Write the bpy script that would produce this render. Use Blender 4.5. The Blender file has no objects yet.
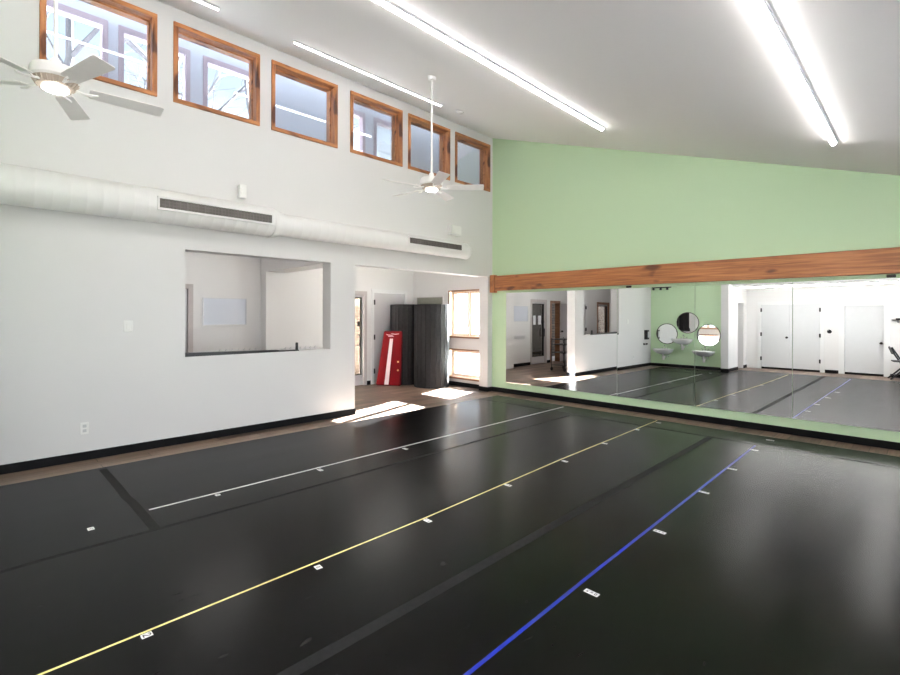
import bpy, bmesh, math, random
from mathutils import Vector, Matrix
random.seed(7)
PI = math.pi
SC = bpy.context.scene
COL = SC.collection

# ------------------------------------------------------------------ materials
def srgb(r, g, b):
    def f(c):
        c /= 255.0
        return c / 12.92 if c <= 0.04045 else ((c + 0.055) / 1.055) ** 2.4
    return (f(r), f(g), f(b), 1.0)

def mat(name, col, rough=0.5, metal=0.0, spec=0.5, noise=0.0, nscale=8.0, bump=0.0, bscale=60.0, emit=None, estr=0.0):
    m = bpy.data.materials.new(name)
    m.use_nodes = True
    nt = m.node_tree
    b = nt.nodes['Principled BSDF']
    b.inputs['Base Color'].default_value = col
    b.inputs['Roughness'].default_value = rough
    b.inputs['Metallic'].default_value = metal
    b.inputs['Specular IOR Level'].default_value = spec
    tc = nt.nodes.new('ShaderNodeTexCoord')
    if noise > 0:
        n = nt.nodes.new('ShaderNodeTexNoise')
        n.inputs['Scale'].default_value = nscale
        n.inputs['Detail'].default_value = 4
        nt.links.new(tc.outputs['Object'], n.inputs['Vector'])
        r = nt.nodes.new('ShaderNodeValToRGB')
        r.color_ramp.elements[0].position = 0.3
        r.color_ramp.elements[1].position = 0.7
        r.color_ramp.elements[0].color = tuple(c * (1 - noise) for c in col[:3]) + (1,)
        r.color_ramp.elements[1].color = tuple(min(1, c * (1 + noise)) for c in col[:3]) + (1,)
        nt.links.new(n.outputs['Fac'], r.inputs['Fac'])
        nt.links.new(r.outputs['Color'], b.inputs['Base Color'])
    if bump > 0:
        n2 = nt.nodes.new('ShaderNodeTexNoise')
        n2.inputs['Scale'].default_value = bscale
        n2.inputs['Detail'].default_value = 3
        nt.links.new(tc.outputs['Object'], n2.inputs['Vector'])
        bp = nt.nodes.new('ShaderNodeBump')
        bp.inputs['Strength'].default_value = bump
        bp.inputs['Distance'].default_value = 0.004
        nt.links.new(n2.outputs['Fac'], bp.inputs['Height'])
        nt.links.new(bp.outputs['Normal'], b.inputs['Normal'])
    if emit:
        b.inputs['Emission Color'].default_value = emit
        b.inputs['Emission Strength'].default_value = estr
    return m

def wood(name, dark, mid, light, axis, rough=0.42, grain=1.0, knots=True):
    """long grained timber; axis = direction of the grain"""
    m = bpy.data.materials.new(name)
    m.use_nodes = True
    nt = m.node_tree
    b = nt.nodes['Principled BSDF']
    b.inputs['Roughness'].default_value = rough
    tc = nt.nodes.new('ShaderNodeTexCoord')
    mp = nt.nodes.new('ShaderNodeMapping')
    s = [14.0 * grain] * 3
    s[axis] = 1.1
    mp.inputs['Scale'].default_value = s
    nt.links.new(tc.outputs['Object'], mp.inputs['Vector'])
    n = nt.nodes.new('ShaderNodeTexNoise')
    n.inputs['Scale'].default_value = 1.6
    n.inputs['Detail'].default_value = 6
    n.inputs['Distortion'].default_value = 0.6
    nt.links.new(mp.outputs['Vector'], n.inputs['Vector'])
    r = nt.nodes.new('ShaderNodeValToRGB')
    r.color_ramp.elements[0].position = 0.3
    r.color_ramp.elements[0].color = dark
    r.color_ramp.elements[1].position = 0.72
    r.color_ramp.elements[1].color = light
    e = r.color_ramp.elements.new(0.5)
    e.color = mid
    nt.links.new(n.outputs['Fac'], r.inputs['Fac'])
    out = r.outputs['Color']
    if knots:
        mp2 = nt.nodes.new('ShaderNodeMapping')
        s2 = [7.0] * 3
        s2[axis] = 2.6
        mp2.inputs['Scale'].default_value = s2
        nt.links.new(tc.outputs['Object'], mp2.inputs['Vector'])
        v = nt.nodes.new('ShaderNodeTexNoise')
        v.inputs['Scale'].default_value = 1.0
        v.inputs['Detail'].default_value = 1.5
        nt.links.new(mp2.outputs['Vector'], v.inputs['Vector'])
        kr = nt.nodes.new('ShaderNodeValToRGB')
        kr.color_ramp.elements[0].position = 0.62
        kr.color_ramp.elements[0].color = (1, 1, 1, 1)
        kr.color_ramp.elements[1].position = 0.70
        kr.color_ramp.elements[1].color = (0.28, 0.2, 0.16, 1)
        nt.links.new(v.outputs['Fac'], kr.inputs['Fac'])
        mx = nt.nodes.new('ShaderNodeMixRGB')
        mx.blend_type = 'MULTIPLY'
        mx.inputs['Fac'].default_value = 1.0
        nt.links.new(out, mx.inputs['Color1'])
        nt.links.new(kr.outputs['Color'], mx.inputs['Color2'])
        out = mx.outputs['Color']
    nt.links.new(out, b.inputs['Base Color'])
    return m

def bricks(name, c1, c2, mortar, bw, bh, msize, rot, rough=0.7, offset=0.5, grain=False, swap=None):
    m = bpy.data.materials.new(name)
    m.use_nodes = True
    nt = m.node_tree
    b = nt.nodes['Principled BSDF']
    b.inputs['Roughness'].default_value = rough
    tc = nt.nodes.new('ShaderNodeTexCoord')
    src = tc.outputs['Object']
    sep = nt.nodes.new('ShaderNodeSeparateXYZ')
    nt.links.new(src, sep.inputs['Vector'])
    cmb = nt.nodes.new('ShaderNodeCombineXYZ')
    nt.links.new(sep.outputs[swap[0]], cmb.inputs['X'])
    nt.links.new(sep.outputs[swap[1]], cmb.inputs['Y'])
    br = nt.nodes.new('ShaderNodeTexBrick')
    br.offset = offset
    br.offset_frequency = 2
    br.inputs['Color1'].default_value = c1
    br.inputs['Color2'].default_value = c2
    br.inputs['Mortar'].default_value = mortar
    br.inputs['Scale'].default_value = 1.0
    br.inputs['Mortar Size'].default_value = msize
    br.inputs['Brick Width'].default_value = bw
    br.inputs['Row Height'].default_value = bh
    nt.links.new(cmb.outputs['Vector'], br.inputs['Vector'])
    out = br.outputs['Color']
    if grain:
        mp = nt.nodes.new('ShaderNodeMapping')
        mp.inputs['Scale'].default_value = (1.2, 22, 1)
        nt.links.new(cmb.outputs['Vector'], mp.inputs['Vector'])
        n = nt.nodes.new('ShaderNodeTexNoise')
        n.inputs['Scale'].default_value = 2.0
        n.inputs['Detail'].default_value = 5
        nt.links.new(mp.outputs['Vector'], n.inputs['Vector'])
        r = nt.nodes.new('ShaderNodeValToRGB')
        r.color_ramp.elements[0].position = 0.25
        r.color_ramp.elements[0].color = (0.55, 0.52, 0.5, 1)
        r.color_ramp.elements[1].position = 0.75
        r.color_ramp.elements[1].color = (1.15, 1.12, 1.1, 1)
        nt.links.new(n.outputs['Fac'], r.inputs['Fac'])
        mx = nt.nodes.new('ShaderNodeMixRGB')
        mx.blend_type = 'MULTIPLY'
        mx.inputs['Fac'].default_value = 1.0
        nt.links.new(out, mx.inputs['Color1'])
        nt.links.new(r.outputs['Color'], mx.inputs['Color2'])
        out = mx.outputs['Color']
    nt.links.new(out, b.inputs['Base Color'])
    return m

def glass_mat(name, tint=(0.95, 0.98, 1.0, 1), refl=0.10):
    m = bpy.data.materials.new(name)
    m.use_nodes = True
    nt = m.node_tree
    nt.nodes.remove(nt.nodes['Principled BSDF'])
    out = nt.nodes['Material Output']
    t = nt.nodes.new('ShaderNodeBsdfTransparent')
    t.inputs['Color'].default_value = tint
    g = nt.nodes.new('ShaderNodeBsdfGlossy')
    g.inputs['Roughness'].default_value = 0.0
    lw = nt.nodes.new('ShaderNodeLayerWeight')
    lw.inputs['Blend'].default_value = 0.35
    mul = nt.nodes.new('ShaderNodeMath')
    mul.operation = 'MULTIPLY_ADD'
    mul.inputs[1].default_value = 0.5
    mul.inputs[2].default_value = refl * 0.4
    nt.links.new(lw.outputs['Fresnel'], mul.inputs[0])
    mx = nt.nodes.new('ShaderNodeMixShader')
    nt.links.new(mul.outputs[0], mx.inputs['Fac'])
    nt.links.new(t.outputs[0], mx.inputs[1])
    nt.links.new(g.outputs[0], mx.inputs[2])
    nt.links.new(mx.outputs[0], out.inputs['Surface'])
    return m

def vinyl(name):
    m = bpy.data.materials.new(name)
    m.use_nodes = True
    nt = m.node_tree
    b = nt.nodes['Principled BSDF']
    tc = nt.nodes.new('ShaderNodeTexCoord')
    mp = nt.nodes.new('ShaderNodeMapping')
    mp.inputs['Scale'].default_value = (3.0, 0.5, 1)
    nt.links.new(tc.outputs['Object'], mp.inputs['Vector'])
    n = nt.nodes.new('ShaderNodeTexNoise')
    n.inputs['Scale'].default_value = 1.5
    n.inputs['Detail'].default_value = 5
    nt.links.new(mp.outputs['Vector'], n.inputs['Vector'])
    r = nt.nodes.new('ShaderNodeValToRGB')
    r.color_ramp.elements[0].position = 0.3
    r.color_ramp.elements[0].color = (0.0012, 0.0011, 0.0010, 1)
    r.color_ramp.elements[1].position = 0.75
    r.color_ramp.elements[1].color = (0.0024, 0.0022, 0.0021, 1)
    nt.links.new(n.outputs['Fac'], r.inputs['Fac'])
    # thin pale scuff scratches
    mp2 = nt.nodes.new('ShaderNodeMapping')
    mp2.inputs['Scale'].default_value = (9, 2.2, 1)
    mp2.inputs['Rotation'].default_value = (0, 0, 0.5)
    nt.links.new(tc.outputs['Object'], mp2.inputs['Vector'])
    n2 = nt.nodes.new('ShaderNodeTexNoise')
    n2.inputs['Scale'].default_value = 2.2
    n2.inputs['Detail'].default_value = 2
    n2.inputs['Distortion'].default_value = 0.8
    nt.links.new(mp2.outputs['Vector'], n2.inputs['Vector'])
    r2 = nt.nodes.new('ShaderNodeValToRGB')
    r2.color_ramp.elements[0].position = 0.70
    r2.color_ramp.elements[0].color = (0, 0, 0, 1)
    r2.color_ramp.elements[1].position = 0.80
    r2.color_ramp.elements[1].color = (0.028, 0.027, 0.026, 1)
    nt.links.new(n2.outputs['Fac'], r2.inputs['Fac'])
    ad = nt.nodes.new('ShaderNodeMixRGB')
    ad.blend_type = 'ADD'
    ad.inputs['Fac'].default_value = 1
    nt.links.new(r.outputs['Color'], ad.inputs['Color1'])
    nt.links.new(r2.outputs['Color'], ad.inputs['Color2'])
    nt.links.new(ad.outputs['Color'], b.inputs['Base Color'])
    mr = nt.nodes.new('ShaderNodeMapRange')
    mr.inputs['To Min'].default_value = VIN_R0
    mr.inputs['To Max'].default_value = VIN_R1
    mr.inputs['From Min'].default_value = 0.3
    mr.inputs['From Max'].default_value = 0.7
    nt.links.new(n.outputs['Fac'], mr.inputs['Value'])
    nt.links.new(mr.outputs['Result'], b.inputs['Roughness'])
    b.inputs['Specular IOR Level'].default_value = VIN_SPEC
    return m

# ------------------------------------------------------------------ tunables
EXPOSURE = 1.05
LED_STR = 18.0
SKY_STR = 4.2
SUN_STR = 165.0
VIN_R0, VIN_R1, VIN_SPEC = 0.235, 0.265, 0.085

M = {}
M['wall'] = mat('white_paint', (0.70, 0.686, 0.68, 1), 0.55, bump=0.05, bscale=140)
M['ceil'] = mat('ceiling_paint', (0.93, 0.91, 0.905, 1), 0.7, bump=0.12, bscale=90)
M['green'] = mat('green_paint', (0.565, 0.735, 0.485, 1), 0.5, bump=0.04, bscale=140)
M['base'] = mat('black_rubber_base', (0.006, 0.006, 0.007, 1), 0.6, noise=0.2, spec=0.12)
M['plank'] = bricks('wood_planks', srgb(146, 124, 108), srgb(90, 75, 65), srgb(70, 58, 52), 1.2, 0.15, 0.004, 0, 0.38, 0.37, True, ('Y', 'X'))
M['vinyl'] = vinyl('black_vinyl')
M['seamtape'] = mat('black_gaffer_tape', (0.009, 0.0085, 0.008, 1), 0.75, noise=0.35, nscale=30, spec=0.2)
M['cleartape'] = mat('grey_vinyl_tape', (0.012, 0.012, 0.0125, 1), 0.6, noise=0.3, nscale=25, spec=0.12)
M['white_tape'] = mat('white_tape', (0.62, 0.60, 0.60, 1), 0.28, noise=0.1, nscale=20)
M['yellow_tape'] = mat('yellow_tape', srgb(222, 206, 132), 0.28, noise=0.1, nscale=20)
M['blue_tape'] = mat('blue_tape', srgb(8, 34, 150), 0.28, noise=0.12, nscale=20)
M['paper'] = mat('white_paper', (0.78, 0.78, 0.78, 1), 0.6, noise=0.03)
M['ink'] = mat('black_ink', (0.01, 0.01, 0.012, 1), 0.6, noise=0.1)
M['trim_y'] = wood('stained_trim_along_y', srgb(118, 70, 38), srgb(164, 104, 60), srgb(186, 126, 78), 1)
M['trim_z'] = wood('stained_trim_upright', srgb(118, 70, 38), srgb(164, 104, 60), srgb(186, 126, 78), 2)
M['beam'] = wood('cedar_beam', srgb(122, 72, 38), srgb(166, 104, 60), srgb(190, 128, 78), 0, grain=1.8)
M['sash'] = wood('pine_sash', srgb(200, 176, 156), srgb(218, 198, 180), srgb(228, 210, 194), 2, knots=False)
M['darktrim'] = wood('dark_trim', srgb(110, 74, 50), srgb(136, 96, 70), srgb(150, 112, 84), 0, knots=False)
M['outer_frame'] = mat('mauve_window_frame', srgb(160, 144, 154), 0.5, noise=0.03)
M['outer_wall'] = mat('pale_stucco', srgb(186, 189, 199), 0.8, noise=0.02, bump=0.1)
M['glass'] = glass_mat('clear_glass', refl=0.12)
M['glass_door'] = glass_mat('door_glass', (0.9, 0.9, 0.88, 1), 0.08)
M['mirror'] = mat('mirror_silver', (0.955, 0.97, 0.962, 1), 0.0, 1.0)
M['mirror_edge'] = mat('mirror_edge', (0.38, 0.42, 0.40, 1), 0.2)
M['duct'] = mat('white_duct_paint', (0.78, 0.77, 0.76, 1), 0.35, bump=0.04, bscale=40)
M['grille'] = mat('grille_metal', (0.12, 0.105, 0.098, 1), 0.6, metal=0.0, noise=0.1)
M['grille_dark'] = mat('grille_inside', (0.10, 0.088, 0.08, 1), 0.8, noise=0.2)
M['fan_white'] = mat('fan_enamel', (0.85, 0.83, 0.81, 1), 0.4, noise=0.02)
M['fan_blade'] = mat('fan_blade_grey', (0.82, 0.79, 0.77, 1), 0.5, noise=0.03)
M['fan_bronze'] = mat('fan_slots', (0.48, 0.40, 0.33, 1), 0.4, metal=0.3, noise=0.1)
M['lamp'] = mat('fan_light_lens', (0.9, 0.88, 0.84, 1), 0.4, emit=(1, 0.95, 0.88, 1), estr=5.0)
M['led'] = mat('led_lens', (0.9, 0.9, 0.9, 1), 0.4, emit=(1.0, 0.975, 0.95, 1), estr=LED_STR)
M['led_dim'] = mat('led_lens_dimmed', (0.9, 0.9, 0.9, 1), 0.4, emit=(1.0, 0.975, 0.95, 1), estr=LED_STR * 0.45)
M['led_fill'] = mat('led_lens_fill', (0.9, 0.9, 0.9, 1), 0.4, emit=(1.0, 0.975, 0.95, 1), estr=LED_STR * 2.8)
M['led_body'] = mat('led_channel', (0.55, 0.55, 0.56, 1), 0.4, noise=0.02)
M['plastic'] = mat('white_plastic', (0.80, 0.79, 0.77, 1), 0.35, noise=0.02)
M['plastic_grey'] = mat('grey_plastic', (0.55, 0.55, 0.56, 1), 0.4, noise=0.03)
M['black'] = mat('black_plastic', (0.01, 0.01, 0.011, 1), 0.4, noise=0.15)
M['black_metal'] = mat('black_metal', (0.014, 0.014, 0.016, 1), 0.35, metal=0.3, noise=0.15)
M['mat_dark'] = mat('charcoal_foam', (0.0145, 0.013, 0.0138, 1), 0.7, noise=0.25, nscale=14, bump=0.3, bscale=250, spec=0.3)
M['mat_seam'] = mat('charcoal_seam', (0.012, 0.011, 0.011, 1), 0.8, noise=0.1)
M['red'] = mat('red_vinyl', srgb(112, 0, 10), 0.45, spec=0.2, noise=0.1, nscale=5, bump=0.1, bscale=30)
M['stripe'] = mat('white_vinyl', srgb(232, 214, 214), 0.45, noise=0.04)
M['door_grey'] = mat('grey_door_paint', srgb(196, 192, 194), 0.45, noise=0.015)
M['door_white'] = mat('white_door_paint', (0.60, 0.605, 0.615, 1), 0.42, noise=0.012)
M['frame_white'] = mat('white_frame_paint', (0.72, 0.715, 0.715, 1), 0.42, noise=0.012)
M['frame_grey'] = mat('door_frame_grey', srgb(186, 178, 176), 0.45, noise=0.02)
M['bronze'] = mat('dark_bronze', (0.03, 0.026, 0.022, 1), 0.4, metal=0.5, noise=0.15)
M['hinge'] = mat('dark_hinge', (0.035, 0.033, 0.034, 1), 0.4, metal=0.6, noise=0.1)
M['board'] = mat('grey_green_board', srgb(150, 150, 138), 0.7, noise=0.06, nscale=30)
M['whiteboard'] = mat('whiteboard_face', srgb(206, 210, 220), 0.16, noise=0.01)
M['alu'] = mat('aluminium', (0.6, 0.6, 0.62, 1), 0.35, metal=0.8, noise=0.05)
M['chrome'] = mat('chrome', (0.75, 0.75, 0.77, 1), 0.12, metal=1.0, noise=0.03)
M['porcelain'] = mat('white_porcelain', (0.85, 0.85, 0.85, 1), 0.12, noise=0.01)
M['sun_brick'] = bricks('tan_brick', srgb(66, 50, 35), srgb(54, 40, 28), srgb(76, 66, 56), 0.22, 0.075, 0.008, 0, 0.85, 0.5, False, ('Y', 'Z'))
M['dark_brick'] = bricks('brown_brick', srgb(120, 104, 92), srgb(96, 82, 74), srgb(66, 60, 56), 0.3, 0.1, 0.012, 0, 0.85, 0.5, False, ('Y', 'Z'))
M['ground'] = mat('snowy_ground', (0.86, 0.86, 0.87, 1), 0.85, noise=0.05, nscale=1.2)
M['unseen_dark_ground'] = mat('dark_ground_low_bounce', (0.09, 0.085, 0.05, 1), 0.9, noise=0.3, nscale=3)
M['bark'] = mat('grey_bark', srgb(44, 40, 44), 0.9, noise=0.2, nscale=12)

# ------------------------------------------------------------------ mesh helpers
def BM():
    return bmesh.new()

def bx(bm, x0, x1, y0, y1, z0, z1, bev=0.0, seg=1):
    v = [bm.verts.new(p) for p in ((x0, y0, z0), (x1, y0, z0), (x1, y1, z0), (x0, y1, z0),
                                   (x0, y0, z1), (x1, y0, z1), (x1, y1, z1), (x0, y1, z1))]
    fs = [bm.faces.new([v[i] for i in f]) for f in ((3, 2, 1, 0), (4, 5, 6, 7), (0, 1, 5, 4), (1, 2, 6, 5), (2, 3, 7, 6), (3, 0, 4, 7))]
    if bev > 0:
        es = list({e for f in fs for e in f.edges})
        bmesh.ops.bevel(bm, geom=es, offset=bev, segments=seg, affect='EDGES', profile=0.6)
    return v

def lathe(bm, prof, axis='z', center=(0, 0, 0), n=28, cap=True):
    """prof: list of (radius, height) along the axis"""
    rings = []
    c = Vector(center)
    for r, h in prof:
        ring = []
        for i in range(n):
            a = 2 * PI * i / n
            if axis == 'z':
                p = Vector((r * math.cos(a), r * math.sin(a), h))
            elif axis == 'y':
                p = Vector((r * math.sin(a), h, r * math.cos(a)))
            else:
                p = Vector((h, r * math.cos(a), r * math.sin(a)))
            ring.append(bm.verts.new(c + p))
        rings.append(ring)
    for k in range(len(rings) - 1):
        a, b = rings[k], rings[k + 1]
        for i in range(n):
            j = (i + 1) % n
            bm.faces.new((a[i], a[j], b[j], b[i]))
    if cap:
        bm.faces.new(list(reversed(rings[0])))
        bm.faces.new(rings[-1])

def tube(bm, pts, r, n=10, r2=None):
    """tube through points, capped"""
    pts = [Vector(p) for p in pts]
    rings = []
    N = len(pts)
    up0 = None
    for k, p in enumerate(pts):
        if k == 0:
            d = pts[1] - pts[0]
        elif k == N - 1:
            d = pts[-1] - pts[-2]
        else:
            d = (pts[k + 1] - pts[k]).normalized() + (pts[k] - pts[k - 1]).normalized()
        d.normalize()
        if up0 is None:
            up0 = Vector((0, 0, 1)) if abs(d.z) < 0.9 else Vector((1, 0, 0))
        a = d.cross(up0)
        if a.length < 1e-4:
            a = d.cross(Vector((0.3, 1, 0.2)))
        a.normalize()
        b = a.cross(d).normalized()
        up0 = b
        rr = r if r2 is None else r + (r2 - r) * k / (N - 1)
        rings.append([bm.verts.new(p + rr * (math.cos(2 * PI * i / n) * a + math.sin(2 * PI * i / n) * b)) for i in range(n)])
    for k in range(N - 1):
        for i in range(n):
            j = (i + 1) % n
            bm.faces.new((rings[k][i], rings[k][j], rings[k + 1][j], rings[k + 1][i]))
    bm.faces.new(list(reversed(rings[0])))
    bm.faces.new(rings[-1])

def prism(bm, poly, axis, a0, a1):
    """extrude a 2D polygon along axis; poly in the two other coordinates in order"""
    def P(q, a):
        if axis == 0:
            return (a, q[0], q[1])
        if axis == 1:
            return (q[0], a, q[1])
        return (q[0], q[1], a)
    A = [bm.verts.new(P(q, a0)) for q in poly]
    B = [bm.verts.new(P(q, a1)) for q in poly]
    bm.faces.new(A)
    bm.faces.new(list(reversed(B)))
    n = len(poly)
    for i in range(n):
        j = (i + 1) % n
        bm.faces.new((A[j], A[i], B[i], B[j]))

def gwall(bm, axis, a0, a1, u0, u1, z0, z1, holes):
    """solid wall slab with rectangular through holes; holes = (u0,u1,z0,z1)"""
    us = sorted({u0, u1, *[h[0] for h in holes], *[h[1] for h in holes]})
    zs = sorted({z0, z1, *[h[2] for h in holes], *[h[3] for h in holes]})
    us = [u for u in us if u0 <= u <= u1]
    zs = [z for z in zs if z0 <= z <= z1]
    nu, nz = len(us) - 1, len(zs) - 1
    occ = {}
    for i in range(nu):
        for j in range(nz):
            cu, cz = (us[i] + us[i + 1]) / 2, (zs[j] + zs[j + 1]) / 2
            occ[i, j] = not any(h[0] < cu < h[1] and h[2] < cz < h[3] for h in holes)
    vc = {}
    def V(a, i, j):
        k = (a, i, j)
        if k not in vc:
            A = a1 if a else a0
            vc[k] = bm.verts.new((A, us[i], zs[j]) if axis == 0 else (us[i], A, zs[j]))
        return vc[k]
    for (i, j), o in occ.items():
        if not o:
            continue
        bm.faces.new((V(0, i, j), V(0, i, j + 1), V(0, i + 1, j + 1), V(0, i + 1, j)))
        bm.faces.new((V(1, i, j), V(1, i + 1, j), V(1, i + 1, j + 1), V(1, i, j + 1)))
        for di, dj, p, q in ((-1, 0, (i, j), (i, j + 1)), (1, 0, (i + 1, j + 1), (i + 1, j)),
                             (0, -1, (i + 1, j), (i, j)), (0, 1, (i, j + 1), (i + 1, j + 1))):
            if not occ.get((i + di, j + dj), False):
                bm.faces.new((V(0, *q), V(0, *p), V(1, *p), V(1, *q)))

def finish(bm, name, material, parent=None, smooth=False, mats=None):
    bmesh.ops.recalc_face_normals(bm, faces=bm.faces)
    me = bpy.data.meshes.new(name)
    bm.to_mesh(me)
    bm.free()
    if smooth:
        for p in me.polygons:
            p.use_smooth = True
        try:
            me.set_sharp_from_angle(angle=math.radians(38))
        except Exception:
            pass
    for mm in (mats or [material]):
        me.materials.append(mm)
    o = bpy.data.objects.new(name, me)
    COL.objects.link(o)
    if parent is not None:
        o.parent = parent
    return o

def tag(o, label, cat, group=None, kind=None):
    o['label'] = label
    o['category'] = cat
    if group:
        o['group'] = group
    if kind:
        o['kind'] = kind
    return o

def thing(name, label, cat, loc=(0, 0, 0), rz=0.0, group=None):
    o = bpy.data.objects.new(name, None)
    o.empty_display_size = 0.1
    COL.objects.link(o)
    o.location = loc
    o.rotation_euler = (0, 0, rz)
    return tag(o, label, cat, group)

def struct(name, bm, m, parent=None, smooth=False):
    o = finish(bm, name, m, parent, smooth)
    if parent is None:
        o['kind'] = 'structure'
    return o

def sroot(name, loc=(0, 0, 0), rz=0.0):
    o = bpy.data.objects.new(name, None)
    COL.objects.link(o)
    o.location = loc
    o.rotation_euler = (0, 0, rz)
    o['kind'] = 'structure'
    return o

def copy_tree(o, parent=None):
    c = o.copy()
    COL.objects.link(c)
    if parent is not None:
        c.parent = parent
    for ch in list(o.children):
        copy_tree(ch, c)
    return c

def box_obj(name, m, x0, x1, y0, y1, z0, z1, parent=None, bev=0.0, seg=1):
    bm = BM()
    bx(bm, x0, x1, y0, y1, z0, z1, bev, seg)
    return finish(bm, name, m, parent)

# ------------------------------------------------------------------ dimensions
T = 0.22                 # thickness of the left wall
CZ, CS = 5.034, -0.3278  # ceiling height at the left wall and its slope
XR = 8.3                 # right wall
YS = -7.78               # sink wall
YC = -9.40               # closet wall
XW = 2.25                # wing wall beside the sinks
BH = 0.084               # baseboard height
def cz(x):
    return CZ + CS * x

# ------------------------------------------------------------------ floor and ceiling
bm = BM(); bx(bm, -2.6, XR + 0.2, -10.4, 0.0, -0.12, -0.004)
struct('floor', bm, M['plank'])
bm = BM()
prism(bm, [(-0.25, cz(-0.25)), (XR + 0.2, cz(XR + 0.2)), (XR + 0.2, cz(XR + 0.2) + 0.2), (-0.25, cz(-0.25) + 0.2)], 1, YC - 0.2, 0.2)
struct('ceiling', bm, M['ceil'])

# ------------------------------------------------------------------ left wall with its openings
WINY = [(-6.898, -5.888), (-5.724, -4.716), (-4.559, -3.557), (-3.337, -2.328), (-2.203, -1.213), (-1.077, -0.087)]
WZ0, WZ1, CW = 3.946, 4.872, 0.05
holes = [(a + 0.012, b - 0.012, WZ0 + 0.012, WZ1 - 0.012) for a, b in WINY]
holes.append((-3.24, -0.137, -0.01, 2.268))
holes.append((-5.59, -3.66, 1.003, 2.262))
bm = BM(); gwall(bm, 0, -T, 0.0, -10.4, 0.0, -0.01, cz(0) + 0.05, holes)
struct('wall_left', bm, M['wall'])

# front (mirror) wall, green
bm = BM(); prism(bm, [(-T, -0.01), (XR + 0.2, -0.01), (XR + 0.2, cz(XR + 0.2) + 0.1), (-T, cz(-T) + 0.1)], 1, 0.0, 0.2)
struct('wall_front', bm, M['green'])
# right wall
RW = [(-9.25, -7.45), (-7.3, -5.5), (-5.35, -3.55), (-3.4, -1.6)]  # unseen windows, added to bring daylight into the room
bm = BM(); gwall(bm, 0, XR, XR + 0.2, YC - 0.2, 0.0, -0.01, cz(XR) + 0.05, [(a, b, 0.10, 2.15) for a, b in RW])
struct('wall_right', bm, M['wall'])
for i, (a, b) in enumerate(RW):
    w = sroot('window_%d' % (14 + i), (XR, (a + b) / 2, 0.10))
    h = (b - a) / 2
    bm = BM()
    for q in (-1, 1):
        bx(bm, -0.01, 0.16, min(q * h, q * (h - 0.06)), max(q * h, q * (h - 0.06)), 0, 2.05)
    bx(bm, -0.01, 0.16, -h, h, 0, 0.06)
    bx(bm, -0.01, 0.16, -h, h, 1.99, 2.05)
    bx(bm, 0.06, 0.12, -0.025, 0.025, 0.06, 1.99)
    finish(bm, 'window_frame', M['sash'], w)
    bm = BM(); bx(bm, 0.09, 0.096, -h + 0.06, h - 0.06, 0.06, 1.99)
    finish(bm, 'window_pane', M['glass'], w)
# green sink wall, wing wall and closet wall at the back of the room
bm = BM(); prism(bm, [(0.0, -0.01), (2.06, -0.01), (2.06, cz(2.06) + 0.05), (0.0, cz(0) + 0.05)], 1, YS - 0.2, YS)
struct('wall_sinks', bm, M['green'])
bm = BM(); gwall(bm, 0, 2.06, XW, YC, YS + 0.26, -0.01, cz(XW), [(-9.05, -8.45, -0.02, 1.94)])
struct('wall_wing', bm, M['wall'])
bm = BM()
gwall(bm, 1, YC - 0.2, YC, 0.0, XR, -0.01, cz(0), [(2.60, 4.07, -0.02, 1.93), (4.545, 5.385, -0.02, 1.865)])
struct('wall_back', bm, M['wall'])
bm = BM(); bx(bm, XW, XR, YC, -7.90, 2.385, 2.50)
struct('ceiling_back', bm, M['ceil'])
bm = BM(); prism(bm, [(XW, 2.50), (XR, 2.50), (XR, cz(XR) + 0.3), (XW, cz(XW) + 0.02)], 1, -7.98, -7.90)
struct('wall_fascia', bm, M['wall'])
# side of the little room behind the wing wall
bm = BM(); bx(bm, 0.9, 1.0, YC, YS - 0.2, -0.01, 2.4)
struct('wall_storage', bm, M['wall'])

# ------------------------------------------------------------------ hall behind the left wall
XH = -2.40
bm = BM()
gwall(bm, 0, XH - 0.16, XH, -10.4, 0.2, -0.01, 2.86,
      [(-2.22, -1.375, -0.02, 1.96), (-1.16, -0.235, -0.02, 2.02), (-5.60, -4.82, -0.02, 1.95), (-6.40, -5.90, -0.02, 1.93),
       (-7.25, -6.45, -0.02, 1.93), (-8.18, -7.38, -0.02, 1.93), (-9.85, -9.0, -0.02, 1.95)])
struct('wall_hall', bm, M['wall'])
bm = BM()
gwall(bm, 1, 0.0, 0.2, XH - 0.16, -T, -0.01, 5.2, [(-1.20, -0.16, 1.05, 2.025), (-1.20, -0.16, 0.18, 0.775)])
struct('wall_hall_window', bm, M['wall'])
bm = BM(); bx(bm, XH, -T, -10.4, -10.24, -0.01, 2.86)
struct('wall_hall_end', bm, M['wall'])
bm = BM(); bx(bm, XH - 0.16, -T, -10.4, 0.2, 2.74, 2.90)
struct('ceiling_hall', bm, M['ceil'])
# boxed-out pier on the hall wall and the bulkhead across to it
bm = BM(); bx(bm, XH, -2.18, -3.64, -2.34, -0.004, 2.74)
struct('trim_pier', bm, M['wall'])
bm = BM(); bx(bm, -2.18, -T, -3.64, -3.26, 2.27, 2.74)
struct('trim_bulkhead', bm, M['wall'])

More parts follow.
